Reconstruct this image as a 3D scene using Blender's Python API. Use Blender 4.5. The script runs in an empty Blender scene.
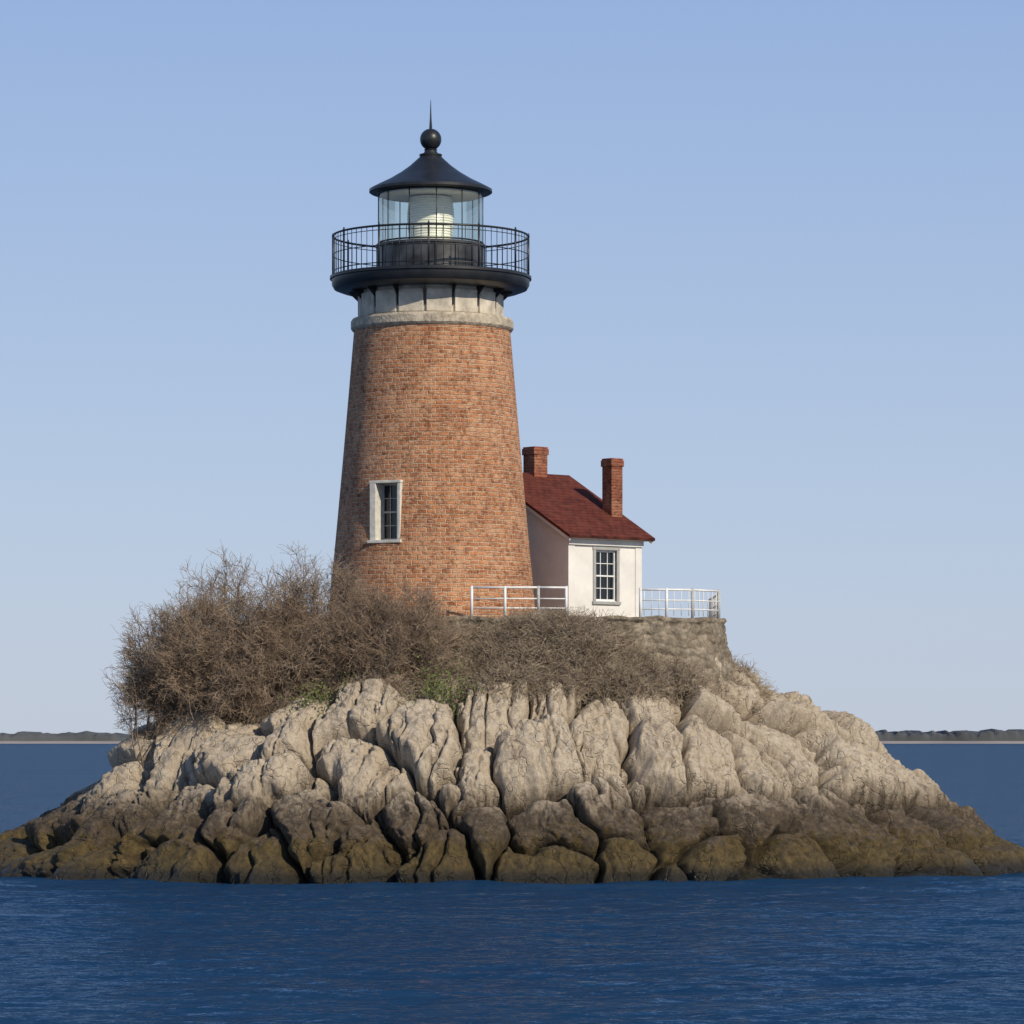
import bpy, math, numpy as np
from mathutils import Vector, Matrix
rng = np.random.default_rng(7)
scene = bpy.context.scene
COL = scene.collection

# ---------------------------------------------------------------- helpers
def new_mat(name):
    m = bpy.data.materials.new(name); m.use_nodes = True
    nt = m.node_tree
    return m, nt, nt.nodes['Principled BSDF']
def N(nt, t, **kw):
    n = nt.nodes.new(t)
    for k, v in kw.items(): setattr(n, k, v)
    return n
def noise(nt, vec, scale, detail=5, rough=.55, dist=0, out='Fac'):
    n = N(nt, 'ShaderNodeTexNoise'); n.inputs['Scale'].default_value = scale
    n.inputs['Detail'].default_value = detail; n.inputs['Roughness'].default_value = rough
    n.inputs['Distortion'].default_value = dist
    nt.links.new(vec, n.inputs['Vector']); return n.outputs[out]
def ramp(nt, fac, stops):
    r = N(nt, 'ShaderNodeValToRGB'); e = r.color_ramp.elements
    while len(e) < len(stops): e.new(.5)
    for i, (p, c) in enumerate(stops):
        e[i].position = p; e[i].color = (*c, 1) if not isinstance(c, (int, float)) else (c, c, c, 1)
    nt.links.new(fac, r.inputs[0]); return r.outputs[0]
def mix(nt, fac, a, b, mode='MIX'):
    m = N(nt, 'ShaderNodeMix', data_type='RGBA', blend_type=mode)
    for s, v in ((m.inputs[0], fac), (m.inputs[6], a), (m.inputs[7], b)):
        if isinstance(v, bpy.types.NodeSocket): nt.links.new(v, s)
        elif isinstance(v, (int, float)): s.default_value = v
        else: s.default_value = (*v, 1)
    return m.outputs[2]
def math_(nt, op, a, b=0.0, c=None, clamp=False):
    m = N(nt, 'ShaderNodeMath', operation=op); m.use_clamp = clamp
    for i, v in enumerate((a, b, c)):
        if v is None: continue
        if isinstance(v, bpy.types.NodeSocket): nt.links.new(v, m.inputs[i])
        else: m.inputs[i].default_value = v
    return m.outputs[0]
def vmath(nt, op, a, b=None, c=None):
    m = N(nt, 'ShaderNodeVectorMath', operation=op)
    for i, v in enumerate((a, b, c)):
        if v is None: continue
        if isinstance(v, bpy.types.NodeSocket): nt.links.new(v, m.inputs[i])
        else: m.inputs[i].default_value = v
    return m.outputs[0]
def bump(nt, bsdf, h, strength, dist, prev=None):
    b = N(nt, 'ShaderNodeBump'); b.inputs['Strength'].default_value = strength
    b.inputs['Distance'].default_value = dist; nt.links.new(h, b.inputs['Height'])
    if prev is not None: nt.links.new(prev, b.inputs['Normal'])
    if bsdf is not None: nt.links.new(b.outputs[0], bsdf.inputs['Normal'])
    return b.outputs[0]
def position(nt): return N(nt, 'ShaderNodeNewGeometry').outputs['Position']
def scaled(nt, vec, s):
    m = N(nt, 'ShaderNodeMapping'); m.inputs['Scale'].default_value = s
    nt.links.new(vec, m.inputs[0]); return m.outputs[0]

def empty(name, loc=(0, 0, 0), rot=0):
    o = bpy.data.objects.new(name, None); o.location = loc; o.rotation_euler = (0, 0, rot)
    COL.objects.link(o); return o

def np_mesh(name, V, F, mat, smooth=True, parent=None, attrs=None, uv=None):
    V = np.asarray(V, dtype=np.float32); F = np.asarray(F, dtype=np.int32)
    k = F.shape[1]; me = bpy.data.meshes.new(name)
    me.vertices.add(len(V)); me.vertices.foreach_set('co', V.ravel())
    me.loops.add(F.size); me.loops.foreach_set('vertex_index', F.ravel())
    me.polygons.add(len(F)); me.polygons.foreach_set('loop_start', np.arange(0, F.size, k, dtype=np.int32))
    me.polygons.foreach_set('loop_total', np.full(len(F), k, dtype=np.int32))
    me.polygons.foreach_set('use_smooth', np.full(len(F), smooth, dtype=bool))
    me.update(calc_edges=True)
    for an, av in (attrs or {}).items():
        a = me.attributes.new(an, 'FLOAT', 'POINT'); a.data.foreach_set('value', np.asarray(av, dtype=np.float32))
    me.materials.append(mat)
    o = bpy.data.objects.new(name, me); COL.objects.link(o)
    if parent: o.parent = parent
    return o

class MB:
    """simple polygon collector"""
    def __init__(s): s.v = []; s.f = []
    def add(s, vs, fs, M=None):
        b = len(s.v)
        s.v += [tuple(M @ Vector(p)) if M is not None else tuple(p) for p in vs]
        s.f += [tuple(b + i for i in f) for f in fs]
    def box(s, x0, x1, y0, y1, z0, z1, M=None):
        vs = [(x0,y0,z0),(x1,y0,z0),(x1,y1,z0),(x0,y1,z0),(x0,y0,z1),(x1,y0,z1),(x1,y1,z1),(x0,y1,z1)]
        s.add(vs, [(0,3,2,1),(4,5,6,7),(0,1,5,4),(1,2,6,5),(2,3,7,6),(3,0,4,7)], M)
    def prism_x(s, prof, x0, x1, M=None):
        n = len(prof); vs = [(x0, y, z) for y, z in prof] + [(x1, y, z) for y, z in prof]
        fs = [tuple(range(n))[::-1], tuple(range(n, 2*n))] + [(i, (i+1) % n, n+(i+1) % n, n+i) for i in range(n)]
        s.add(vs, fs, M)
    def tube(s, p, q, r, n=8, r2=None):
        p = Vector(p); q = Vector(q); d = (q-p).normalized(); r2 = r if r2 is None else r2
        a = d.orthogonal().normalized(); b = d.cross(a)
        vs = [p + (a*math.cos(t)+b*math.sin(t))*r for t in [2*math.pi*i/n for i in range(n)]]
        vs += [q + (a*math.cos(t)+b*math.sin(t))*r2 for t in [2*math.pi*i/n for i in range(n)]]
        s.add(vs, [tuple(range(n))[::-1], tuple(range(n, 2*n))] + [(i, (i+1) % n, n+(i+1) % n, n+i) for i in range(n)])
    def ring(s, c, R, z, r, n=96, m=8):
        b = len(s.v)
        for i in range(n):
            t = 2*math.pi*i/n
            for j in range(m):
                u = 2*math.pi*j/m; rr = R + r*math.cos(u)
                s.v.append((c[0]+rr*math.cos(t), c[1]+rr*math.sin(t), z + r*math.sin(u)))
        for i in range(n):
            for j in range(m):
                s.f.append((b+i*m+j, b+((i+1) % n)*m+j, b+((i+1) % n)*m+(j+1) % m, b+i*m+(j+1) % m))
    def obj(s, name, mat, parent=None, smooth=False, bevel=0):
        me = bpy.data.meshes.new(name); me.from_pydata(s.v, [], s.f); me.materials.append(mat)
        if smooth:
            me.polygons.foreach_set('use_smooth', [True]*len(me.polygons))
        me.update()
        o = bpy.data.objects.new(name, me); COL.objects.link(o)
        if parent: o.parent = parent
        if bevel:
            b = o.modifiers.new('bevel', 'BEVEL'); b.width = bevel; b.segments = 2; b.limit_method = 'ANGLE'
        return o

def lathe(name, prof, mat, parent=None, n=128, smooth=True, uvr=None, sharp=30):
    V = []; F = []; k = len(prof)
    me = bpy.data.meshes.new(name)
    for i in range(n):
        t = 2*math.pi*i/n
        for r, z in prof: V.append((r*math.cos(t), r*math.sin(t), z))
    for i in range(n):
        j = (i+1) % n
        for a in range(k-1): F.append((i*k+a, j*k+a, j*k+a+1, i*k+a+1))
    F.append(tuple(i*k for i in range(n))[::-1]); F.append(tuple(i*k+k-1 for i in range(n)))
    me.from_pydata(V, [], F); me.materials.append(mat)
    if uvr:
        uv = me.uv_layers.new(name='UVMap')
        for p in me.polygons:
            for li in p.loop_indices:
                vi = me.loops[li].vertex_index; i = vi // k
                ii = i
                if p.index < n*(k-1) and p.index // (k-1) == n-1 and i == 0: ii = n
                uv.data[li].uv = (2*math.pi*ii/n*uvr, V[vi][2])
    me.polygons.foreach_set('use_smooth', [smooth]*len(me.polygons)); me.update()
    if smooth:
        try: me.set_sharp_from_angle(angle=math.radians(sharp))
        except Exception: pass
    o = bpy.data.objects.new(name, me); COL.objects.link(o)
    if parent: o.parent = parent
    return o

# numpy noises
def h3(ix, iy, iz, seed=0):
    ix = ix.astype(np.int64); iy = iy.astype(np.int64); iz = iz.astype(np.int64)
    h = (ix*374761393 + iy*668265263 + iz*1442695041 + seed*974634777) & 0xffffffff
    h = ((h ^ (h >> 13))*1274126177) & 0xffffffff
    h = ((h ^ (h >> 15))*2246822519) & 0xffffffff
    return ((h ^ (h >> 16)) & 0xffffffff)/4294967296.0
def vnoise(P, seed=0):
    f = np.floor(P); w = P-f; w = w*w*w*(w*(w*6-15)+10)
    r = 0
    for dx in (0, 1):
        for dy in (0, 1):
            for dz in (0, 1):
                wt = (w[:, 0] if dx else 1-w[:, 0])*(w[:, 1] if dy else 1-w[:, 1])*(w[:, 2] if dz else 1-w[:, 2])
                r = r + wt*h3(f[:, 0]+dx, f[:, 1]+dy, f[:, 2]+dz, seed)
    return r*2-1
def fbm(P, oct=4, seed=0, gain=.5):
    r = 0; a = 1
    for o in range(oct):
        r = r + a*vnoise(P*2.03**o + 13.7*o, seed+o); a *= gain
    return r
def worley(P, seed=0):
    f = np.floor(P); F1 = np.full(len(P), 9.); F2 = np.full(len(P), 9.)
    for dx in (-1, 0, 1):
        for dy in (-1, 0, 1):
            for dz in (-1, 0, 1):
                c = f + (dx, dy, dz)
                q = np.stack([h3(c[:, 0], c[:, 1], c[:, 2], seed+s) for s in (1, 2, 3)], 1) + c
                d = np.sqrt(((P-q)**2).sum(1))
                F2 = np.where(d < F1, F1, np.minimum(F2, d)); F1 = np.minimum(F1, d)
    return F1, F2

# ---------------------------------------------------------------- materials
def m_plain(name, col, rough=.5, metal=0, nscale=3, var=.25, bstr=.1, bscale=30, bdist=.01):
    m, nt, b = new_mat(name); p = position(nt)
    f = noise(nt, p, nscale, 6)
    lo = tuple(c*(1-var) for c in col); hi = tuple(min(1, c*(1+var)) for c in col)
    nt.links.new(ramp(nt, f, [(.3, lo), (.7, hi)]), b.inputs['Base Color'])
    b.inputs['Roughness'].default_value = rough; b.inputs['Metallic'].default_value = metal
    bump(nt, b, noise(nt, p, bscale, 4), bstr, bdist)
    return m
M_black = m_plain('black_iron_paint', (.014, .015, .017), .4, 0, 2, .4)
M_white = m_plain('white_paint', (.70, .68, .63), .65, 0, 1.3, .10, .3, 18, .015)
M_fence = m_plain('white_fence_paint', (.74, .74, .71), .6, 0, 5, .12)
M_trim = m_plain('old_white_trim', (.60, .57, .49), .75, 0, 6, .2, .3, 20)
M_concrete = m_plain('weathered_concrete', (.50, .45, .36), .85, 0, 2.5, .35, .4, 14, .03)
M_band = m_plain('stone_band', (.42, .36, .27), .9, 0, 5, .4, .8, 12, .05)
M_sash = m_plain('grey_sash', (.34, .34, .32), .6, 0, 5, .1)
M_pane = new_mat('window_pane')[0]
b = M_pane.node_tree.nodes['Principled BSDF']; b.inputs['Base Color'].default_value = (.012, .016, .02, 1); b.inputs['Roughness'].default_value = .06
M_lens = m_plain('lens_glass', (.88, .87, .82), .25, 0, 2, .04)
M_steel = m_plain('steel_drum', (.085, .083, .08), .33, .6, 2, .5)

def mat_brick(name, uv=True, c1=(.57, .235, .095), c2=(.34, .12, .05), mortar=(.64, .46, .30), bw=.30, rh=.15):
    m, nt, b = new_mat(name)
    if uv: vec = N(nt, 'ShaderNodeTexCoord').outputs['UV']
    else:
        p0 = N(nt, 'ShaderNodeTexCoord').outputs['Object']
        s = N(nt, 'ShaderNodeSeparateXYZ'); nt.links.new(p0, s.inputs[0])
        c = N(nt, 'ShaderNodeCombineXYZ')
        nt.links.new(math_(nt, 'ADD', s.outputs[0], s.outputs[1]), c.inputs[0]); nt.links.new(s.outputs[2], c.inputs[1])
        vec = c.outputs[0]
    p = position(nt)
    nzc = noise(nt, p, 3, 4, .55, 0, 'Color')
    vv = vmath(nt, 'MULTIPLY_ADD', nzc, (.10, .11, 0), vec)
    br = N(nt, 'ShaderNodeTexBrick'); nt.links.new(vv, br.inputs['Vector'])
    br.inputs['Scale'].default_value = 1; br.inputs['Brick Width'].default_value = bw; br.inputs['Row Height'].default_value = rh
    br.inputs['Mortar Size'].default_value = .024; br.inputs['Mortar Smooth'].default_value = .6; br.inputs['Bias'].default_value = -.1
    br.inputs['Color1'].default_value = (*c1, 1); br.inputs['Color2'].default_value = (*c2, 1); br.inputs['Mortar'].default_value = (*mortar, 1)
    n1 = noise(nt, p, .5, 8, .68); n2 = noise(nt, p, 5, 6, .75); n3 = noise(nt, scaled(nt, p, (2.0, 2.0, 10)), 2.0, 5, .75)
    n4 = noise(nt, scaled(nt, p, (1.3, 1.3, .25)), 1.6, 5, .7); n5 = noise(nt, p, 1.1, 6, .7, .5)
    col = mix(nt, ramp(nt, n1, [(.42, 0.), (.60, .85)]), br.outputs['Color'], mix(nt, 1., br.outputs['Color'], (.68, .58, .52), 'MULTIPLY'))
    col = mix(nt, ramp(nt, n5, [(.50, 0.), (.64, .5)]), col, (.64, .37, .21))
    col = mix(nt, ramp(nt, n3, [(.50, 0.), (.63, .75)]), col, tuple(x*.95 for x in mortar))
    col = mix(nt, ramp(nt, n2, [(.37, .9), (.50, 0.)]), col, mix(nt, 1., col, (.44, .35, .30), 'MULTIPLY'))
    col = mix(nt, ramp(nt, n4, [(.55, 0.), (.74, .5)]), col, mix(nt, 1., col, (.60, .5, .45), 'MULTIPLY'))
    nt.links.new(col, b.inputs['Base Color']); b.inputs['Roughness'].default_value = .92
    h = math_(nt, 'SUBTRACT', math_(nt, 'MULTIPLY', n2, 1.5), br.outputs['Fac'])
    bump(nt, b, h, 1., .045)
    return m
M_brick = mat_brick('tower_brick')
M_chim = mat_brick('chimney_brick', False, (.36, .095, .045), (.27, .07, .035), (.40, .18, .11), .25, .1)

M_roof, nt, b = new_mat('red_roof')
tc = N(nt, 'ShaderNodeTexCoord').outputs['Object']
br = N(nt, 'ShaderNodeTexBrick'); nt.links.new(tc, br.inputs['Vector'])
br.inputs['Scale'].default_value = 1; br.inputs['Brick Width'].default_value = .3; br.inputs['Row Height'].default_value = .2; br.inputs['Mortar Size'].default_value = .02
br.inputs['Color1'].default_value = (.14, .029, .017, 1); br.inputs['Color2'].default_value = (.08, .017, .011, 1); br.inputs['Mortar'].default_value = (.035, .009, .007, 1)
nt.links.new(mix(nt, ramp(nt, noise(nt, tc, 2.5, 6, .7), [(.4, 0.), (.7, .8)]), br.outputs['Color'], (.15, .045, .026)), b.inputs['Base Color'])
b.inputs['Roughness'].default_value = .9; b.inputs['Specular IOR Level'].default_value = .25; bump(nt, b, br.outputs['Fac'], -.6, .03)

M_glass = bpy.data.materials.new('lantern_glass'); M_glass.use_nodes = True; nt = M_glass.node_tree; nt.nodes.clear()
o_ = N(nt, 'ShaderNodeOutputMaterial'); tr = N(nt, 'ShaderNodeBsdfTransparent'); gl = N(nt, 'ShaderNodeBsdfGlossy'); gl.inputs['Roughness'].default_value = .04
tr.inputs[0].default_value = (.92, .95, .88, 1)
fr = N(nt, 'ShaderNodeLayerWeight'); fr.inputs[0].default_value = .3
mx = N(nt, 'ShaderNodeMixShader'); nt.links.new(math_(nt, 'MULTIPLY_ADD', fr.outputs['Fresnel'], .45, .04, True), mx.inputs[0])
nt.links.new(tr.outputs[0], mx.inputs[1]); nt.links.new(gl.outputs[0], mx.inputs[2]); nt.links.new(mx.outputs[0], o_.inputs[0])

# rock
M_rock, nt, b = new_mat('granite_rock'); p = position(nt)
sx = N(nt, 'ShaderNodeSeparateXYZ'); nt.links.new(p, sx.inputs[0]); Z = sx.outputs[2]
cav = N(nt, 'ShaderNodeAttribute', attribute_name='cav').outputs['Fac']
soil = N(nt, 'ShaderNodeAttribute', attribute_name='soil').outputs['Fac']
nb = noise(nt, p, .9, 8, .6); nm = noise(nt, p, 5, 8, .7); nf = noise(nt, p, 28, 6, .7); nv = noise(nt, scaled(nt, p, (2.2, 2.2, .35)), 2.0, 6, .7)
pale = ramp(nt, nm, [(.28, (.36, .28, .19)), (.45, (.53, .44, .32)), (.7, (.67, .575, .445))])
pale = mix(nt, ramp(nt, nb, [(.44, 0.), (.62, .5)]), pale, (.42, .33, .225))
pale = mix(nt, ramp(nt, nv, [(.53, 0.), (.66, .75)]), pale, (.20, .15, .10))
pale = mix(nt, ramp(nt, nf, [(.36, .65), (.47, 0.)]), pale, (.17, .135, .10))
dark = ramp(nt, nm, [(.3, (.040, .029, .018)), (.55, (.105, .076, .047)), (.75, (.22, .17, .115))])
weed = ramp(nt, nm, [(.3, (.030, .021, .006)), (.55, (.100, .068, .020)), (.75, (.17, .12, .042))])
zz = math_(nt, 'ADD', Z, math_(nt, 'MULTIPLY', math_(nt, 'SUBTRACT', nv, .5), 3.0))
zz = math_(nt, 'ADD', zz, math_(nt, 'MULTIPLY', math_(nt, 'SUBTRACT', nb, .5), 1.8))
f1 = N(nt, 'ShaderNodeMapRange', interpolation_type='SMOOTHSTEP'); nt.links.new(zz, f1.inputs[0]); f1.inputs[1].default_value = 1.9; f1.inputs[2].default_value = 3.2
f2 = N(nt, 'ShaderNodeMapRange', interpolation_type='SMOOTHSTEP'); nt.links.new(zz, f2.inputs[0]); f2.inputs[1].default_value = 1.05; f2.inputs[2].default_value = 1.5
f3 = N(nt, 'ShaderNodeMapRange', interpolation_type='SMOOTHSTEP'); nt.links.new(Z, f3.inputs[0]); f3.inputs[1].default_value = .12; f3.inputs[2].default_value = .60
col = mix(nt, f2.outputs[0], weed, dark); col = mix(nt, f1.outputs[0], col, pale)
col = mix(nt, f3.outputs[0], (.018, .015, .008), col)
crev_dark = ramp(nt, cav, [(.0, 1.), (.35, .5), (.72, 0.)])  # darkens the rock colour inside the cracks between boulders
col = mix(nt, crev_dark, col, mix(nt, 1., col, (.14, .11, .08), 'MULTIPLY'))
soilc = ramp(nt, nf, [(.3, (.11, .08, .052)), (.5, (.21, .16, .105)), (.7, (.34, .275, .19))])
col = mix(nt, soil, col, soilc)
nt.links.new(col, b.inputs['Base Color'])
rg = N(nt, 'ShaderNodeMapRange'); nt.links.new(Z, rg.inputs[0]); rg.inputs[1].default_value = .2; rg.inputs[2].default_value = 1.1; rg.inputs[3].default_value = .4; rg.inputs[4].default_value = .94
nt.links.new(rg.outputs[0], b.inputs['Roughness'])
vo = N(nt, 'ShaderNodeTexVoronoi', feature='DISTANCE_TO_EDGE'); vo.inputs['Scale'].default_value = .9
nzc = noise(nt, p, 1.5, 3, .5, 0, 'Color')
nt.links.new(vmath(nt, 'MULTIPLY_ADD', nzc, (1.2, 1.2, 1.2), scaled(nt, p, (1, 1, .45))), vo.inputs['Vector'])
crk = ramp(nt, vo.outputs['Distance'], [(0, 0.), (.025, 1.)])
h = math_(nt, 'ADD', math_(nt, 'MULTIPLY', nm, .95), math_(nt, 'MULTIPLY', nf, .5)); h = math_(nt, 'ADD', h, math_(nt, 'MULTIPLY', crk, .45))
bump(nt, b, h, .9, .12)

# wall of the platform
M_wall, nt, b = new_mat('rubble_wall'); p = position(nt)
vo = N(nt, 'ShaderNodeTexVoronoi'); vo.inputs['Scale'].default_value = 3.0; nt.links.new(scaled(nt, p, (1, 1, 1.8)), vo.inputs['Vector'])
n1 = noise(nt, p, 7, 7, .75); n2 = noise(nt, scaled(nt, p, (2, 2, .3)), 1.5, 5)
c = ramp(nt, n1, [(.3, (.14, .11, .078)), (.5, (.28, .23, .165)), (.7, (.43, .37, .28))])
bw_ = N(nt, 'ShaderNodeRGBToBW'); nt.links.new(vo.outputs['Color'], bw_.inputs[0])
c = mix(nt, .5, c, bw_.outputs[0], 'SOFT_LIGHT'); c = mix(nt, ramp(nt, n2, [(.42, 0.), (.62, .75)]), c, (.17, .135, .095))
nt.links.new(c, b.inputs['Base Color']); b.inputs['Roughness'].default_value = .95
bump(nt, b, math_(nt, 'SUBTRACT', n1, vo.outputs['Distance']), .9, .1)

def m_twig(name, a, c_):
    m, nt, b = new_mat(name); p = position(nt)
    nt.links.new(ramp(nt, noise(nt, p, 1.6, 6, .7), [(.3, a), (.7, c_)]), b.inputs['Base Color']); b.inputs['Roughness'].default_value = .9
    return m
M_twig = m_twig('bare_twigs', (.15, .103, .066), (.42, .315, .215))
M_brush = m_twig('dry_brush_stems', (.17, .125, .080), (.47, .38, .27))
M_leaf = m_twig('green_leaves', (.06, .10, .02), (.18, .21, .06))

# sea : deep blue body colour under a rough-sea reflection (facet slopes added to the normal, so far water stays rough)
M_sea = bpy.data.materials.new('sea_water'); M_sea.use_nodes = True; nt = M_sea.node_tree; nt.nodes.clear(); p = position(nt)
o_ = N(nt, 'ShaderNodeOutputMaterial'); df = N(nt, 'ShaderNodeBsdfDiffuse'); gl = N(nt, 'ShaderNodeBsdfGlossy'); gl.inputs['Roughness'].default_value = .06
patch = noise(nt, scaled(nt, p, (.012, .05, 1)), 1.0, 6, .65)
nt.links.new(ramp(nt, patch, [(.3, (.009, .036, .088)), (.7, (.013, .050, .112))]), df.inputs[0])
w1 = noise(nt, scaled(nt, p, (.7, 1.2, 1)), 1.5, 4, .6, .3); w3 = noise(nt, p, 6, 3, .6)
hh = math_(nt, 'ADD', math_(nt, 'MULTIPLY', w1, .17), math_(nt, 'MULTIPLY', w3, .03))
bn = bump(nt, None, hh, 1., 1.)
c1_ = noise(nt, scaled(nt, p, (.8, 1.5, 1)), 1.4, 4, .65, .2, 'Color')
off_ = vmath(nt, 'MULTIPLY', vmath(nt, 'SUBTRACT', c1_, (.5, .5, .5)), (.8, 1.7, 0))
amp_ = ramp(nt, patch, [(.35, .6), (.65, 1.)])
bn = vmath(nt, 'NORMALIZE', vmath(nt, 'ADD', bn, vmath(nt, 'MULTIPLY', off_, amp_)))
nt.links.new(bn, gl.inputs['Normal'])
fr = N(nt, 'ShaderNodeFresnel'); fr.inputs[0].default_value = 1.33; nt.links.new(bn, fr.inputs['Normal'])
mx = N(nt, 'ShaderNodeMixShader'); nt.links.new(math_(nt, 'MULTIPLY', math_(nt, 'POWER', math_(nt, 'MINIMUM', fr.outputs[0], .9), 1.6), .46), mx.inputs[0])
gl.inputs[0].default_value = (.70, .84, 1, 1)
nt.links.new(df.outputs[0], mx.inputs[1]); nt.links.new(gl.outputs[0], mx.inputs[2]); nt.links.new(mx.outputs[0], o_.inputs[0])

# ---------------------------------------------------------------- sea
gx = np.arange(-34, 34.01, .15); gy = np.concatenate([np.arange(-78, -20, .075), np.arange(-20, 40, .2)])
GX, GY = np.meshgrid(gx, gy, indexing='ij'); GX = GX.ravel(); GY = GY.ravel()
def wl(x, y, s, a, r, st=.55):   # rotated stretched noise, sharpened crests
    c_, s_ = math.cos(r), math.sin(r); n = vnoise(np.stack([(x*c_+y*s_)*s*st, (-x*s_+y*c_)*s, x*0+s*3.1], 1), int(s*10))
    return (1-np.abs(n)*1.6)*a
WZ = wl(GX, GY, .22, .09, .25) + wl(GX, GY, .5, .075, -.2) + wl(GX, GY, 1.1, .050, .3) + wl(GX, GY, 2.1, .026, -.35) + wl(GX, GY, 3.7, .012, .5)
WZ -= WZ.mean()
fade = np.clip((34-np.abs(GX))/3, 0, 1)*np.clip((40-GY)/8, 0, 1)*np.clip((GY+78)/3, 0, 1)
SV = np.stack([GX, GY, WZ*fade], 1)
nx_, ny_ = len(gx), len(gy); ii = np.arange(nx_-1)[:, None]; jj = np.arange(ny_-1)[None]; a0 = (ii*ny_+jj).ravel()
SF = np.stack([a0, a0+ny_, a0+ny_+1, a0+1], 1)
gx0, gx1, gy0, gy1 = gx[0], gx[-1], gy[0], gy[-1]
FX = [-9000, gx0, gx1, 9000]; FY = [-400, gy0, gy1, 12000]; ov = []; of = []
for i in range(3):
    for j in range(3):
        if i == 1 and j == 1: continue
        b0 = len(SV)+len(ov); ov += [(FX[i], FY[j], 0), (FX[i+1], FY[j], 0), (FX[i+1], FY[j+1], 0), (FX[i], FY[j+1], 0)]; of.append((b0, b0+1, b0+2, b0+3))
np_mesh('sea', np.concatenate([SV, np.array(ov)]), np.concatenate([SF, np.array(of)]), M_sea)

# ---------------------------------------------------------------- island
ang = np.radians([-174, -151, -133, -110, -90, -64, -34, -12, 8, 35, 65, 90, 120, 150])
rad = np.array([18.6, 17.6, 15.6, 13.2, 12.2, 12.3, 14.3, 16.8, 18.0, 16.5, 15, 15, 15.5, 17])
def R_of(th):
    A = np.concatenate([ang-2*np.pi, ang, ang+2*np.pi]); R = np.tile(rad, 3)
    r = 0
    for k_, wt in ((-.1, .25), (0, .5), (.1, .25)): r = r + wt*np.interp(((th+k_+np.pi) % (2*np.pi))-np.pi, A, R)
    return r
pt = np.array([0, .30, .36, .42, .5, .58, .66, .74, .82, .90, .955, 1.0, 1.03, 1.10])
pz = np.array([7.9, 7.8, 7.5, 6.95, 6.1, 5.35, 4.6, 3.7, 2.6, 1.7, 1.1, .1, -.8, -2.2])
pzs = np.array([7.9, 7.8, 7.2, 6.4, 5.3, 4.85, 4.1, 2.85, 1.65, .95, .55, .0, -.8, -2.2])
def base(th, t):
    R = R_of(th); r = R*t; x = r*np.cos(th); y = r*np.sin(th)
    side = np.clip((np.abs(np.cos(th))-.55)/.35, 0, 1)
    z = np.interp(t, pt, pz)*(1-side) + np.interp(t, pt, pzs)*side
    z = z + .75*np.exp(-((x-1.8)/3.8)**2-((y+5.7)/1.3)**2)
    return np.stack([x, y, z], 1)
nf_, nb_ = 1250, 300
th = np.concatenate([np.linspace(-np.pi-.15, .15, nf_, endpoint=False), np.linspace(.15, np.pi-.15, nb_, endpoint=False)])
t = np.concatenate([np.linspace(.12, .40, 50, endpoint=False), np.linspace(.40, 1.10, 350)])
nT, nR = len(th), len(t)
TH, TT = np.meshgrid(th, t, indexing='ij'); TH = TH.ravel(); TT = TT.ravel()
B = base(TH, TT)
hand = [(-.7,5.4),(-2.7,4.3),(-4.6,5.3),(-6.9,4.5),(-8.6,3.9),(-10.6,3.6),(-12.4,2.4),(-1.5,3.1),(.9,3.6),(2.6,4.7),(4.6,3.7),(6.5,3.5),(8,3.2),
(9.3,3.6),(10.9,3.0),(12.3,2.2),(6.2,5.2),(4.2,5.4),(1.3,5.5),(-6.8,5.6),(-8.9,5.4),(-4.4,3.2),
(-12.9,1.2),(-10.6,1.6),(-8.2,1.9),(-6.0,1.8),(-3.1,2.0),(-1.0,1.6),(1.3,1.8),(3.2,1.9),(5.3,1.6),(7.4,1.7),(9.2,1.5),(11,1.6),(12.8,1.2),(14.4,1.0),
(-15,.5),(-13,.4),(-10.8,.35),(-7.6,.4),(-4.7,.35),(-2.1,.35),(.9,.3),(3.3,.4),(6.2,.4),(9.0,.4),(11.5,.3),(13.6,.4),(15.8,.4)]
front = (B[:, 1] < 1.5) & (TT > .4)
FB = B[front]; seeds = []
for X, Zs in hand:
    seeds.append(FB[np.argmin((FB[:, 0]-X)**2 + (FB[:, 2]-Zs)**2)])
cand = B[rng.integers(0, len(B), 7000)]; cand = cand[cand[:, 2] > -1.6]
for c_ in cand:
    md = 2.4
    if c_[1] < 0 and -.2 < c_[2] < 5: md = 2.5
    if min(np.sum((np.array(seeds)-c_)**2, 1)) > md*md: seeds.append(c_)
S = np.array(seeds)
rdir = S[:, :2]/np.linalg.norm(S[:, :2], axis=1)[:, None]; tdir = np.stack([-rdir[:, 1], rdir[:, 0]], 1)
W = B + np.stack([fbm(B*.5, 3, 11), fbm(B*.5, 3, 21), fbm(B*.5, 3, 31)], 1)*.55 + np.stack([fbm(B*2.2, 2, 41), fbm(B*2.2, 2, 51), fbm(B*2.2, 2, 61)], 1)*.09
F1 = np.empty(len(B)); F2 = np.empty(len(B)); ID = np.empty(len(B), int)
for a in range(0, len(B), 20000):
    d = W[a:a+20000, None, :] - S[None]
    dt = d[..., 0]*tdir[None, :, 0] + d[..., 1]*tdir[None, :, 1]
    D = np.sqrt(.55*(d**2).sum(2) + .75*dt*dt)
    o = np.argpartition(D, 1, axis=1)[:, :2]; v = np.take_along_axis(D, o, 1)
    sw = v[:, 0] > v[:, 1]
    ID[a:a+20000] = np.where(sw, o[:, 1], o[:, 0]); F1[a:a+20000] = v.min(1); F2[a:a+20000] = v.max(1)
gw = .45 + .35*vnoise(B*.6, 17)          # crack strength varies, some masses stay fused
e = np.clip((F2-F1)/.70, 0, 1); bulge = np.sqrt(1-(1-e)**2)
crack = .72 + .28*np.clip(gw*2, 0, 1)
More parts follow.
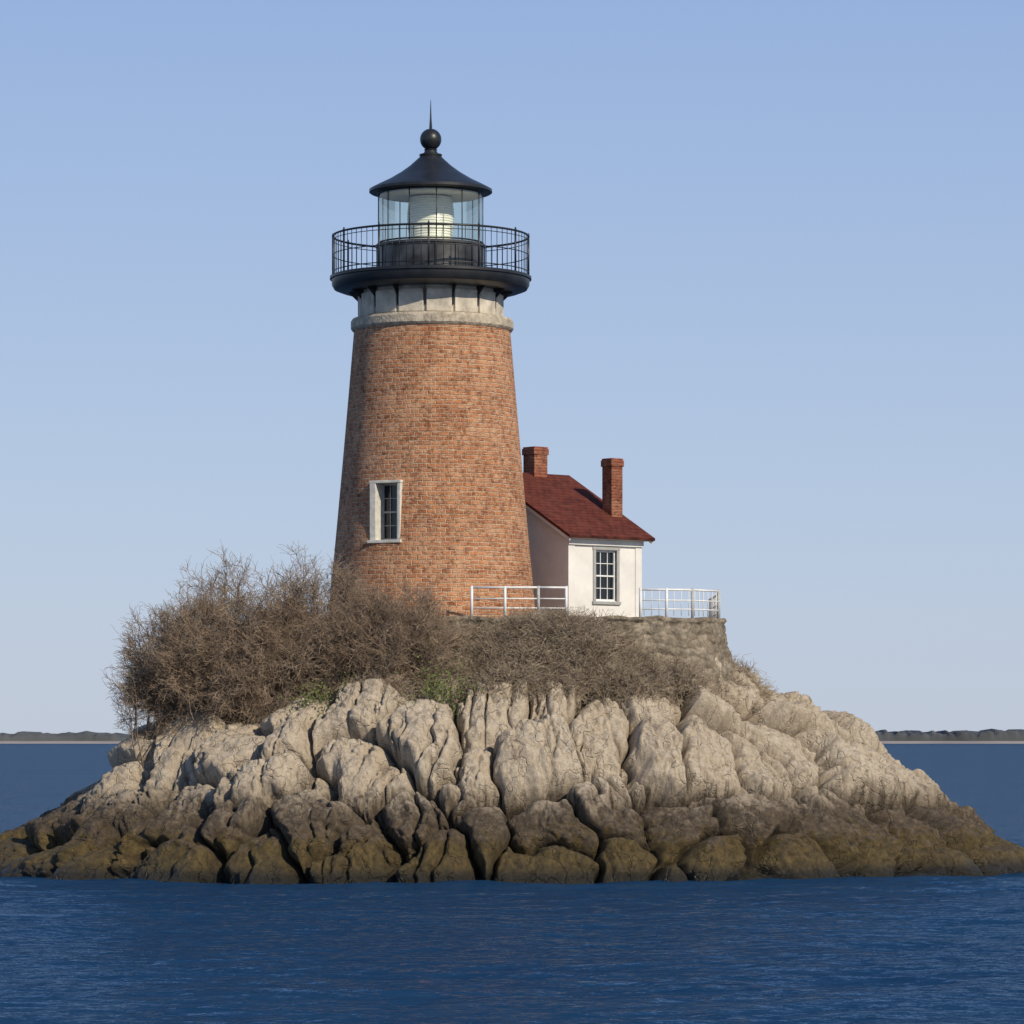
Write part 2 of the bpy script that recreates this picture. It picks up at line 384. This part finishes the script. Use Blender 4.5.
off = rng.uniform(-.28, .34, len(S)); tilt = rng.normal(0, .14, (len(S), 3))
dd = B - S[ID]
PWt = np.stack([TH*13.5 + .35*fbm(B*.8, 3, 71), TT*0, B[:, 2]*.33 + TT*4.5 + .3*fbm(B*.8, 3, 72)], 1)
w1, w2_ = worley(PWt*np.array([.85, 1, .55]) + 5.3, 3)
e2 = np.clip((w2_-w1)/.28, 0, 1); b2 = np.sqrt(1-(1-e2)**2)
w3, w4 = worley(W*np.array([2.2, 2.2, 1.2]) + 1.3, 9)
e3 = np.clip((w4-w3)/.22, 0, 1)
disp = (1.15*bulge-1.15)*crack + .44 + off[ID]*bulge + (dd*tilt[ID]).sum(1)*bulge - .10*F1**2
mask2 = np.clip(vnoise(B*.35, 77)*1.6+.6, 0, 1)
disp += .46*(b2-1)*mask2 + .09*(e3-1)*np.clip(vnoise(B*.7, 88)*2.2+.4, 0, 1)
disp += .10*fbm(B*.9, 3, 5) + .030*fbm(B*5, 3, 15)
disp += .045*fbm(B*np.array([4., 4., .6]), 3, 25)
soilm = np.clip((B[:, 2] - 5.85 + .55*fbm(B*.7, 3, 99))/.5, 0, 1)*(TT < .56)
amp = 1 - .75*soilm
disp = disp*amp + soilm*.12*fbm(B*3, 4, 66)
rr = B[:, :2]/np.linalg.norm(B[:, :2], axis=1)[:, None]
up = np.where(TT > .9, .45, .75)
Nn = np.concatenate([rr*np.sqrt(1-up**2)[:, None], up[:, None]], 1)
V = B + Nn*disp[:, None]
V[:, 2] = np.where(TT < .34, np.minimum(V[:, 2], 8.0), V[:, 2])
V[:, 2] = np.where(TT < .55, np.minimum(V[:, 2], 8.1), V[:, 2])
ii = np.arange(nT)[:, None]; jj = np.arange(nR-1)[None]
a0 = (ii*nR+jj).ravel(); a1 = (((ii+1) % nT)*nR+jj).ravel()
Fq = np.stack([a0, a0+1, a1+1, a1], 1)
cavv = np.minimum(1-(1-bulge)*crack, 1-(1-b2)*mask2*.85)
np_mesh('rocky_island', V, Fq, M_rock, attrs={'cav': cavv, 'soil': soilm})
def ground_at(x, y):
    th_ = np.arctan2(y, x); th_ = np.where(th_ > np.pi-.15, th_-2*np.pi, th_)
    tt = np.hypot(x, y)/R_of(th_)
    i = np.clip(np.searchsorted(th, th_), 0, nT-1); j = np.clip(np.searchsorted(t, tt), 0, nR-1)
    return V[i*nR+j, 2]

# ---------------------------------------------------------------- platform
PZ = 8.25
poly = [(-6.6, -1), (-5.6, -3.2), (-3.5, -4.6), (-1, -4.85), (3.2, -4.7), (5.9, -4.0), (6.85, -2.6), (7.1, 0), (7.0, 6), (5.5, 9.5), (-2, 9.5), (-6, 4.5)]
def chaikin(P_, n):
    for _ in range(n):
        Q = []
        for i in range(len(P_)):
            a = np.array(P_[i]); c_ = np.array(P_[(i+1) % len(P_)]); Q += [a*.8+c_*.2, a*.2+c_*.8]
        P_ = Q
    return P_
PP = np.array(chaikin(poly, 3)); m_ = 700
seg = np.linalg.norm(np.roll(PP, -1, 0)-PP, axis=1); cs = np.concatenate([[0], np.cumsum(seg)])
u = np.linspace(0, cs[-1], m_, endpoint=False); PC = np.vstack([PP, PP[:1]])
ox = np.interp(u, cs, PC[:, 0]); oy = np.interp(u, cs, PC[:, 1])
cx, cy = .5, 1.5; nx = ox-cx; ny = oy-cy; nl = np.hypot(nx, ny); nx /= nl; ny /= nl
zs = np.concatenate([np.linspace(4.8, PZ-.16, 46), [PZ-.14, PZ-.10, PZ-.02, PZ]])
ofs = np.concatenate([np.linspace(.35, .0, 46), [.03, .04, .03, -.03]])
PV = []
for z_, o2 in zip(zs, ofs):
    P3 = np.stack([ox+nx*o2, oy+ny*o2, np.full(m_, z_)], 1)
    k_ = .13*fbm(P3*1.3, 4, 7) + .05*fbm(P3*6, 2, 8)
    P3[:, 0] += nx*k_; P3[:, 1] += ny*k_; P3[:, 2] += .04*fbm(P3*np.array([1.5, 1.5, 0]), 3, 12); PV.append(P3)
for sc in (.9, .6, .3, .02):
    P3 = np.stack([cx+(ox-cx)*sc, cy+(oy-cy)*sc, np.full(m_, PZ)], 1); P3[:, 2] += .02*fbm(P3*2, 3, 4); PV.append(P3)
k_ = len(PV); PV = np.stack(PV, 1).reshape(-1, 3)
ii = np.arange(m_)[:, None]; jj = np.arange(k_-1)[None]; a0 = (ii*k_+jj).ravel(); a1 = (((ii+1) % m_)*k_+jj).ravel()
np_mesh('stone_retaining_wall', PV, np.stack([a0, a1, a1+1, a0+1], 1), M_wall)

# ---------------------------------------------------------------- lighthouse
TX = -2.66
LH = empty('brick_lighthouse', (TX, 0, 0))
prof = []
for z_ in np.linspace(8.0, 17.97, 40):
    prof.append((2.60 + (17.97-z_)*.083 + .0012*(17.97-z_)**2*.6, float(z_)))
brick = lathe('brick_tower', prof, M_brick, LH, 192, True, uvr=3.1)
wa = math.radians(-90-27.2); wz = 11.74; wr = np.interp(wz, [p_[1] for p_ in prof], [p_[0] for p_ in prof])
WM = Matrix.Translation((wr*math.cos(wa), wr*math.sin(wa), wz)) @ Matrix.Rotation(wa+math.pi/2, 4, 'Z')  # local -Y outward
cut = MB(); cut.box(-.57, .50, -1, .75, -.96, .96, WM); co = cut.obj('cutter', M_brick, LH)
md = brick.modifiers.new('b', 'BOOLEAN'); md.operation = 'DIFFERENCE'; md.object = co; md.solver = 'EXACT'
bpy.context.view_layer.update()
dg = bpy.context.evaluated_depsgraph_get(); me2 = bpy.data.meshes.new_from_object(brick.evaluated_get(dg))
brick.modifiers.clear(); brick.data = me2; bpy.data.objects.remove(co)
s = MB()   # surround + reveals
s.box(-.60, -.38, -.05, .60, -.93, .93, WM); s.box(.42, .53, -.04, .60, -.93, .93, WM)
s.box(-.62, .55, -.055, .60, .93, 1.02, WM); s.box(-.66, .59, -.12, .65, -1.03, -.93, WM)
s.obj('window_surround', M_trim, LH, bevel=.012)
s = MB(); s.box(-.38, .42, .50, .53, -.93, .93, WM); s.obj('window_glass', M_pane, LH)
s = MB()
for x0, x1, z0, z1 in [(-.38, -.33, -.93, .93), (.37, .42, -.93, .93), (-.33, .37, .87, .93), (-.33, .37, -.93, -.86), (-.33, .37, -.03, .03)]: s.box(x0, x1, .43, .495, z0, z1, WM)
for x_ in (-.10, .14): s.box(x_-.013, x_+.013, .45, .496, -.86, .87, WM)
for z_ in (-.44, .45): s.box(-.33, .37, .451, .497, z_-.013, z_+.013, WM)
s.obj('window_sash', M_sash, LH)
lathe('stone_band', [(2.6, 17.86), (2.66, 17.9), (2.71, 17.97), (2.71, 18.20), (2.66, 18.28), (2.4, 18.32), (2.3, 18.34)], M_band, LH, 160)
up_parts = []
up_parts.append(lathe('gallery_drum', [(2.34, 18.3), (2.34, 19.25)], M_concrete, LH))
s = MB(); sd = MB()
for i in range(16):
    a = 2*math.pi*(i+.35)/16; Mx = Matrix.Rotation(a, 4, 'Z')
    s.box(2.30, 2.40, -.42, .42, 18.325, 19.08, Mx)
    pr = [(2.28, 18.55), (2.41, 18.55), (2.43, 18.90), (2.75, 19.20), (2.75, 19.27), (2.28, 19.27)]
    sd.add([(x_, -.016, z_) for x_, z_ in pr]+[(x_, .016, z_) for x_, z_ in pr],
           [(5,4,3,2,1,0), (6,7,8,9,10,11)] + [(i_, (i_+1) % 6, 6+(i_+1) % 6, 6+i_) for i_ in range(6)], Mx @ Matrix.Rotation(math.pi/16, 4, 'Z'))
up_parts.append(s.obj('drum_pilasters', M_concrete, LH, bevel=.02)); up_parts.append(sd.obj('gallery_brackets', M_black, LH))
up_parts.append(lathe('gallery_deck', [(2.3, 19.20), (2.75, 19.20), (3.0, 19.22), (3.22, 19.30), (3.29, 19.42), (3.30, 19.60), (3.36, 19.62), (3.36, 19.71), (3.3, 19.73), (1.5, 19.75)], M_black, LH, 160))
s = MB(); Rr = 3.26
s.ring((0, 0), Rr, 21.06, .036, 128); s.ring((0, 0), Rr, 20.42, .016, 128); s.ring((0, 0), Rr, 19.86, .018, 128); s.ring((0, 0), Rr, 20.92, .013, 128)
for i in range(84):
    a = 2*math.pi*i/84; x_, y_ = Rr*math.cos(a), Rr*math.sin(a)
    big = i % 7 == 0
    s.tube((x_, y_, 19.7), (x_, y_, 21.06), .034 if big else .012, 6)
    if big: s.tube((x_, y_, 21.06), (x_, y_, 21.17), .045, 6, .02)
up_parts.append(s.obj('gallery_railing', M_black, LH, True))
up_parts.append(lathe('lantern_base', [(1.84, 19.7), (1.84, 19.82), (1.79, 19.84), (1.79, 20.66), (1.84, 20.68), (1.84, 20.76), (1.70, 20.78)], M_steel, LH, 48, True))
s = MB()
for i in range(16):
    a = 2*math.pi*i/16+.1; s.tube((1.80*math.cos(a), 1.80*math.sin(a), 19.84), (1.80*math.cos(a), 1.80*math.sin(a), 20.68), .018, 6)
up_parts.append(s.obj('lantern_base_ribs', M_black, LH))
n_ = 96; gv = []
for i in range(n_):
    a = 2*math.pi*i/n_; gv += [(1.73*math.cos(a), 1.73*math.sin(a), 20.76), (1.73*math.cos(a), 1.73*math.sin(a), 22.56)]
s = MB(); s.add(gv, [(2*i, (2*i+2) % (2*n_), (2*i+3) % (2*n_), 2*i+1) for i in range(n_)]); up_parts.append(s.obj('lantern_glass', M_glass, LH, True))
s = MB()
for i in range(12):
    a = 2*math.pi*i/12+.13; s.tube((1.75*math.cos(a), 1.75*math.sin(a), 20.76), (1.75*math.cos(a), 1.75*math.sin(a), 22.56), .018, 6)
s.ring((0, 0), 1.75, 20.82, .03, 64, 6); s.ring((0, 0), 1.75, 22.48, .04, 64, 6)
up_parts.append(s.obj('lantern_mullions', M_black, LH, True))
up_parts.append(lathe('lantern_ceiling', [(1.69, 22.40), (1.69, 22.49)], M_white, LH, 64))
up_parts.append(lathe('lantern_floor', [(1.69, 20.70), (1.69, 20.785)], M_white, LH, 64))
lp = [(.66, 20.78), (.76, 20.82), (.76, 20.95)]
for i in range(16):
    z_ = 21.0+i*.085; r_ = .70+.07*math.sin(math.pi*i/15); lp += [(r_-.015, z_), (r_+.02, z_+.03), (r_+.01, z_+.07)]
lp += [(.6, 22.40)]
up_parts.append(lathe('lens', lp, M_lens, LH, 64, True, sharp=40))
rp = [(1.68, 22.50), (2.0, 22.50), (2.05, 22.53), (2.05, 22.62), (1.98, 22.66), (1.75, 22.78), (1.4, 22.95), (1.0, 23.19), (.70, 23.41), (.50, 23.59), (.36, 23.72), (.38, 23.76), (.38, 23.80), (.24, 23.84), (.20, 23.92), (.22, 23.97)]
for k2 in range(11):
    a = -1.15 + 2.6*k2/10; rp.append((.36*math.cos(a), 24.30+.36*math.sin(a)))
rp += [(.05, 24.70), (.03, 25.0), (.008, 25.62)]
up_parts.append(lathe('lantern_roof', rp, M_black, LH, 96, True))
for o in up_parts: o.location.x = -.05

# ---------------------------------------------------------------- keeper cottage
HL, HR, HD = 3.25, 4.1, 6.8
H = empty('white_keeper_cottage', (1.90, 1.0, PZ-.02), math.radians(40))
he = 2.88; sl = .56; hr = he+sl*HR; hb = hr - sl*(HD-HR)
wx0, wx1, wz0, wz1 = 1.20, 2.14, .76, 2.46
s = MB()
s.box(0, wx0, 0, .2, 0, he); s.box(wx1, HL, 0, .2, 0, he); s.box(wx0, wx1, 0, .2, 0, wz0); s.box(wx0, wx1, 0, .2, wz1, he)
g = [(.2, 0), (HD, 0), (HD, hb), (HR, hr), (.2, he+.2*sl)]
s.prism_x(g, 0, .2); s.prism_x(g, HL-.2, HL); s.box(.2, HL-.2, HD-.2, HD, 0, hb)
s.obj('walls', M_white, H)
s = MB(); s.box(wx0-.003, wx1+.003, .14, .16, wz0, wz1); s.obj('window_glass', M_pane, H)
s = MB()
s.box(wx0-.12, wx0, -.04, .12, wz0-.02, wz1+.02); s.box(wx1, wx1+.12, -.04, .12, wz0-.02, wz1+.02); s.box(wx0-.14, wx1+.14, -.05, .12, wz1+.021, wz1+.12); s.box(wx0-.16, wx1+.16, -.08, .12, wz0-.12, wz0-.021)
s.obj('window_frame', M_sash, H, bevel=.008)
s = MB()
zm = (wz0+wz1)/2
for x0, x1, z0, z1 in [(wx0, wx0+.045, wz0, wz1), (wx1-.045, wx1, wz0, wz1), (wx0+.045, wx1-.045, wz1-.05, wz1), (wx0+.045, wx1-.045, wz0, wz0+.06), (wx0+.045, wx1-.045, zm-.025, zm+.025)]: s.box(x0, x1, .08, .138, z0, z1)
for k2 in (1, 2): xx = wx0+(wx1-wx0)*k2/3; s.box(xx-.012, xx+.012, .10, .137, wz0+.06, wz1-.05)
for z_ in (zm-.42, zm+.42): s.box(wx0+.045, wx1-.045, .101, .136, z_-.012, z_+.012)
s.obj('window_sash', M_fence, H)
s = MB()  # corner boards, cornice
s.box(-.03, .26, -.035, -.002, 0, he-.26); s.box(HL-.26, HL+.03, -.035, -.002, 0, he-.26); s.box(-.032, -.002, -.034, .28, 0, he-.02)
s.box(-.06, HL+.06, -.10, -.001, he-.259, he-.06); s.box(-.20, HL+.22, -.30, -.002, he-.10+.045, he-.01)
s.box(-.05, HL+.05, -.07, -.003, 0, .16)
s.obj('trim', M_white, H, bevel=.01)
s = MB(); tk = .10
s.prism_x([(-.38, he-.38*sl+.16), (HR, hr+.02), (HR, hr+.02+tk*1.2), (-.40, he-.38*sl+.16+tk)], -.28, HL+.32)
s.prism_x([(HR+.002, hr+.02), (HD+.3, hb-.3*sl+.02), (HD+.3, hb-.3*sl+.02+tk), (HR+.002, hr+.02+tk*1.2)], -.28, HL+.32)
s.obj('roof', M_roof, H, bevel=.01)
s = MB(); s.prism_x([(-.30, he-.38*sl+.07), (HR, hr-.10), (HR, hr+.015), (-.34, he-.38*sl+.155)], -.24, -.19); s.prism_x([(-.30, he-.38*sl+.07), (HR, hr-.10), (HR, hr+.015), (-.34, he-.38*sl+.155)], HL+.23, HL+.28)
s.obj('rake_boards', M_white, H)
s = MB()
def chim(x, y, w, z0, z1):
    s.box(x-w/2, x+w/2, y-w/2, y+w/2, z0, z1-.28); s.box(x-w/2-.035, x+w/2+.035, y-w/2-.035, y+w/2+.035, z1-.279, z1-.06); s.box(x-w/2-.01, x+w/2+.01, y-w/2-.01, y+w/2+.01, z1-.059, z1)
chim(2.02, HR, .60, 3.5, 6.22); chim(3.13, 1.32, .50, 0.3, 5.72)
s.obj('chimneys', M_chim, H, bevel=.01)

# ---------------------------------------------------------------- fences
def fence(name, pts, spacing, h_, bal=0):
    s = MB()
    for (x0, y0), (x1, y1) in zip(pts[:-1], pts[1:]):
        L = math.hypot(x1-x0, y1-y0); n = max(1, round(L/spacing))
        for k2 in range(n+1):
            x_, y_ = x0+(x1-x0)*k2/n, y0+(y1-y0)*k2/n
            s.tube((x_, y_, PZ-.05), (x_, y_, PZ+h_+.05), .048, 8)
        for z_, r_ in ((h_, .036), (h_*.62, .023), (h_*.3, .023)): s.tube((x0, y0, PZ+z_), (x1, y1, PZ+z_), r_, 6)
        if bal:
            nb2 = int(L/bal)
            for k2 in range(nb2): 
                x_, y_ = x0+(x1-x0)*(k2+.5)/nb2, y0+(y1-y0)*(k2+.5)/nb2; s.tube((x_, y_, PZ+.06), (x_, y_, PZ+h_), .014, 5)
    s.obj(name, M_fence, None, True)
fence('white_railing', [(-1.3, -4.35), (.85, -4.4), (1.75, -4.25)], 1.05, .95)
fence('white_railing', [(4.15, -4.0), (5.85, -3.6), (6.75, -2.5), (6.9, 0), (6.85, 5.6)], .95, .90, .22)

# ---------------------------------------------------------------- vegetation
def nrm(v): return v/np.maximum(np.linalg.norm(v, axis=-1, keepdims=True), 1e-9)
def strands(P0, D0, L, n, wig, grav=0.):
    pts = [P0]; d = nrm(D0); L = np.asarray(L)[:, None]
    for _ in range(n):
        d = nrm(d + wig*rng.normal(size=d.shape) + np.array([0, 0, grav])); pts.append(pts[-1]+d*L/n)
    return np.stack(pts, 1)
def tubes(pts, r0, r1):
    n_, k, _ = pts.shape
    d = nrm(np.concatenate([pts[:, 1:]-pts[:, :-1], pts[:, -1:]-pts[:, -2:-1]], 1))
    e1 = nrm(np.cross(d, np.array([.31, .87, .38]))); e2 = np.cross(d, e1)
    r = np.linspace(r0, r1, k)[None, :, None]
    rings = np.stack([pts + r*(e1*math.cos(a)+e2*math.sin(a)) for a in (0, 2.094, 4.189)], 2)
    V_ = rings.reshape(-1, 3); idx = np.arange(n_*k*3).reshape(n_, k, 3); fs = []
    for j in range(3):
        j2 = (j+1) % 3
        fs.append(np.stack([idx[:, :-1, j], idx[:, :-1, j2], idx[:, 1:, j2], idx[:, 1:, j]], -1).reshape(-1, 4))
    return V_, np.concatenate(fs)
def merge(parts):
    Vs, Fs, o = [], [], 0
    for v, f in parts: Vs.append(v); Fs.append(f+o); o += len(v)
    return np.concatenate(Vs), np.concatenate(Fs)
def leaves(C, size):
    n_ = len(C); a = nrm(rng.normal(size=(n_, 3))); c_ = nrm(np.cross(a, rng.normal(size=(n_, 3))))
    s_ = size*rng.uniform(.6, 1.3, (n_, 1)); q = np.stack([C-a*s_, C+c_*s_*.5, C+a*s_, C-c_*s_*.5], 1)
    return q.reshape(-1, 3), np.arange(n_*4).reshape(n_, 4)
def children(par, n, t0, ctr, spread, Lr, k, wig, grav, outw):
    i = rng.integers(0, len(par), n); kk = par.shape[1]-1
    tt = t0+(1-t0)*rng.random(n)**.8; f = tt*kk; j = np.minimum(f.astype(int), kk-1); w = (f-j)[:, None]
    P = par[i, j]*(1-w)+par[i, j+1]*w; d = nrm(par[i, j+1]-par[i, j])
    o = nrm(P-ctr)
    return strands(P, d*.7+outw*o+spread*rng.normal(size=(n, 3)), rng.uniform(*Lr, n), k, wig, grav)
def clipell(A, c, R3, f=1.02):
    """drop strands whose tip leaves the crown"""
    q = ((A[:, -1]-c)/R3); k = np.sqrt((q**2).sum(1)); a = fbm(nrm(q)*2.2, 3, 5)
    return A[(k < f + .08*a + .05*rng.normal(size=len(k)))]
def shrub(name, c, R3, nst, dens, mat, basew=.35):
    c = np.array(c, float); R3 = np.array(R3, float)
    v = nrm(rng.normal(size=(nst, 3))); v[:, 2] = np.abs(v[:, 2])*1.0-.15; v = nrm(v)
    aim = c + v*R3*rng.uniform(.70, .93, (nst, 1))
    bx = c[0]+rng.normal(size=nst).clip(-1.5, 1.5)*R3[0]*basew; by = c[1]+rng.normal(size=nst).clip(-1.5, 1.5)*R3[1]*basew
    P0 = np.stack([bx, by, np.minimum(ground_at(bx, by)-.15, c[2]+.4)], 1)
    dv = aim-P0; Ls = np.linalg.norm(dv, axis=1)
    D0 = nrm(dv)*1. + np.array([0, 0, .2])
    A = strands(P0, D0, Ls*.84, 8, .11, -.03)
    A = A[np.sqrt((((A[:, -1]-c)/R3)**2).sum(1)) < .98]
    Bc = clipell(children(A, int(nst*8), .3, c, .45, (.5*R3[2]*.45, R3[2]*.38), 5, .2, .01, .35), c, R3)
    Cc = clipell(children(Bc, int(nst*70*dens), .1, c, .5, (.35, .75), 4, .25, .03, .3), c, R3, 1.06)
    Dd = clipell(children(Cc, int(nst*330*dens), .1, c, .6, (.15, .40), 3, .25, .03, .25), c, R3, 1.10)
    parts = [tubes(A, .030, .012), tubes(Bc, .013, .007), tubes(Cc, .0075, .005), tubes(Dd, .0055, .0040)]
    tips = Dd[:, -1][rng.random(len(Dd)) < .3]
    parts.append(leaves(tips, .020))
    V_, F_ = merge(parts); return np_mesh(name, V_, F_, mat, False)
shrub('bare_shrub', (-8.7, -4.3, 6.6), (3.9, 3.0, 3.95), 100, 1.1, M_twig)
shrub('bare_shrub', (-10.6, -4.4, 6.7), (2.7, 2.0, 2.75), 55, 1., M_twig)
shrub('bare_shrub', (-6.4, -4.7, 6.7), (2.8, 1.9, 3.75), 50, 1.1, M_twig)
shrub('bare_shrub', (-3.9, -5.9, 6.3), (2.8, 1.6, 3.2), 55, 1., M_twig)

# dry brush on the slope
def scatter(n, f):
    out = []; tot = 0
    while tot < n:
        x = rng.uniform(-11, 8.5, n*3); y = rng.uniform(-8.5, 3, n*3); k = f(x, y); out.append(np.stack([x[k], y[k]], 1)); tot += k.sum()
    return np.concatenate(out)[:n]
def inb(x, y):
    th_ = np.arctan2(y, x); tt = np.hypot(x, y)/R_of(th_)
    d = vnoise(np.stack([x*.8, y*.8, x*0], 1), 3)
    g_ = ground_at(x, y)
    return (tt > .33) & (tt < .60+.08*d) & (g_ > 5.4+.55*d) & ((x > -8) | (rng.random(len(x)) < .4))
def inb2(x, y):
    return (x > -1.6) & (x < 6.6-.4*(y+7)) & (y > -7.1) & (y < -4.6) & (ground_at(x, y) > 5.6)
Q = np.concatenate([scatter(19000, inb), scatter(14000, inb2)]); gz = ground_at(Q[:, 0], Q[:, 1])
dens = vnoise(np.stack([Q[:, 0]*.9, Q[:, 1]*.9, gz*0], 1), 31)*.5+.5
tall = np.clip(1.15-np.abs(Q[:, 0]-2.4)/4.2, 0, 1)*.9
P0 = np.stack([Q[:, 0], Q[:, 1], gz-.03], 1)
D0 = rng.normal(size=P0.shape)*np.array([1, 1, .5]); D0[:, 2] = np.abs(D0[:, 2])+.35+tall*.7; D0[:, 1] -= .15
A = strands(P0, D0, (.28+.62*dens*rng.random(len(P0)))*(1+tall*.85), 5, .32, -.12)
Bc = children(A, 60000, .2, np.array([0, 3, 4.]), .7, (.12, .40), 3, .35, -.03, .1)
lim = 8.62; A = A[A[:, -1, 2] < lim-.12*np.clip(A[:, -1, 0]-3, 0, 3)]; Bc = Bc[Bc[:, -1, 2] < lim-.05-.12*np.clip(Bc[:, -1, 0]-3, 0, 3)]
V_, F_ = merge([tubes(A, .010, .006), tubes(Bc, .0065, .0045), leaves(A[:, 3][::2]+rng.normal(size=A[:, 3][::2].shape)*.05, .03)])
np_mesh('dry_brush', V_, F_, M_brush, False)

def weeds(c, n, r):
    P = rng.normal(size=(n, 3))*np.array(r)+np.array([c[0], c[1], 0]); P[:, 2] = ground_at(P[:, 0], P[:, 1])+np.abs(rng.normal(size=n))*r[2]+.25
    v, f = leaves(P, .05); np_mesh('green_weeds', v, f, M_leaf, False)
weeds((-6.2, -7.1), 450, (.45, .25, .3)); weeds((-2.2, -7.5), 800, (.5, .3, .5))

# ---------------------------------------------------------------- distant shore
M_trees = m_plain('hazy_treeline', (.075, .080, .082), 1, 0, .03, .35)  # distance haze is put into the tree and beach base colours
M_beach = m_plain('hazy_beach', (.32, .27, .24), 1, 0, .02, .2)
xs = np.linspace(-900, 900, 1400); rows = []
X3 = np.stack([xs*.06, xs*0, xs*0], 1)
hgt = 7.6+1.3*fbm(X3*.4, 4, 3)+1.6*vnoise(X3*5, 8)*.8
env = np.interp(xs, [-900, -420, -330, -270, 250, 300, 380, 900], [1.0, .95, .8, .6, .8, 1.1, 1.1, 1.0])
for yy, fz in ((0, 0.), (2, .75), (10, 1.), (40, 1.05), (120, 1.)):
    rows.append(np.stack([xs, np.full_like(xs, 2890+yy), 1.2+hgt*env*fz + (0 if fz == 0 else 1.2*fbm(np.stack([xs*.2, xs*0+yy, xs*0], 1), 2, yy))], 1))
RV = np.stack(rows, 1).reshape(-1, 3); ii = np.arange(len(xs)-1)[:, None]; jj = np.arange(4)[None]; a0 = (ii*5+jj).ravel()
np_mesh('distant_treeline', RV, np.stack([a0, a0+5, a0+6, a0+1], 1), M_trees, False)
s = MB(); s.add([(-900, 2860, -.3), (900, 2860, -.3), (900, 2885, 2.0), (-900, 2885, 2.0), (900, 3100, 2.1), (-900, 3100, 2.1)], [(0, 1, 2, 3), (3, 2, 4, 5)]); s.obj('distant_beach', M_beach)

# ---------------------------------------------------------------- light, sky, camera
el, az = math.radians(32), math.radians(140)   # azimuth clockwise from +Y
sd = Vector((math.sin(az)*math.cos(el), math.cos(az)*math.cos(el), math.sin(el)))
l = bpy.data.lights.new('sun', 'SUN'); l.energy = 4.05; l.angle = math.radians(.6); l.color = (1, .89, .73)
lo = bpy.data.objects.new('sun', l); lo.rotation_euler = sd.to_track_quat('Z', 'Y').to_euler(); COL.objects.link(lo)
w = bpy.data.worlds.new('World'); scene.world = w; w.use_nodes = True; nt = w.node_tree
sk = N(nt, 'ShaderNodeTexSky', sky_type='NISHITA'); sk.sun_disc = False; sk.sun_elevation = el; sk.sun_rotation = az
sk.air_density = 1.0; sk.dust_density = .6; sk.ozone_density = 2.0
tcg = N(nt, 'ShaderNodeTexCoord').outputs['Generated']; sp = N(nt, 'ShaderNodeSeparateXYZ'); nt.links.new(tcg, sp.inputs[0])
gr = ramp(nt, sp.outputs[2], [(0, (.57, .65, .80)), (.06, (.49, .61, .83)), (.19, (.335, .48, .80)), (.5, (.15, .27, .54)), (1, (.07, .15, .36))])
sc_ = mix(nt, 1., gr, (9.2, 9.2, 9.2), 'MULTIPLY')
bg = nt.nodes['Background']; nt.links.new(mix(nt, .85, sk.outputs[0], sc_), bg.inputs[0]); bg.inputs[1].default_value = .1

cam = bpy.data.cameras.new('camera'); cam.sensor_width = 36; cam.lens = 36*3900/1024; cam.shift_y = 226/1024; cam.clip_end = 30000; cam.clip_start = 1
co = bpy.data.objects.new('camera', cam); co.location = (0, -130, 4.35); co.rotation_euler = (math.radians(90), 0, 0); COL.objects.link(co)
scene.camera = co
scene.view_settings.view_transform = 'Standard'; scene.view_settings.look = 'None'; scene.view_settings.exposure = 0
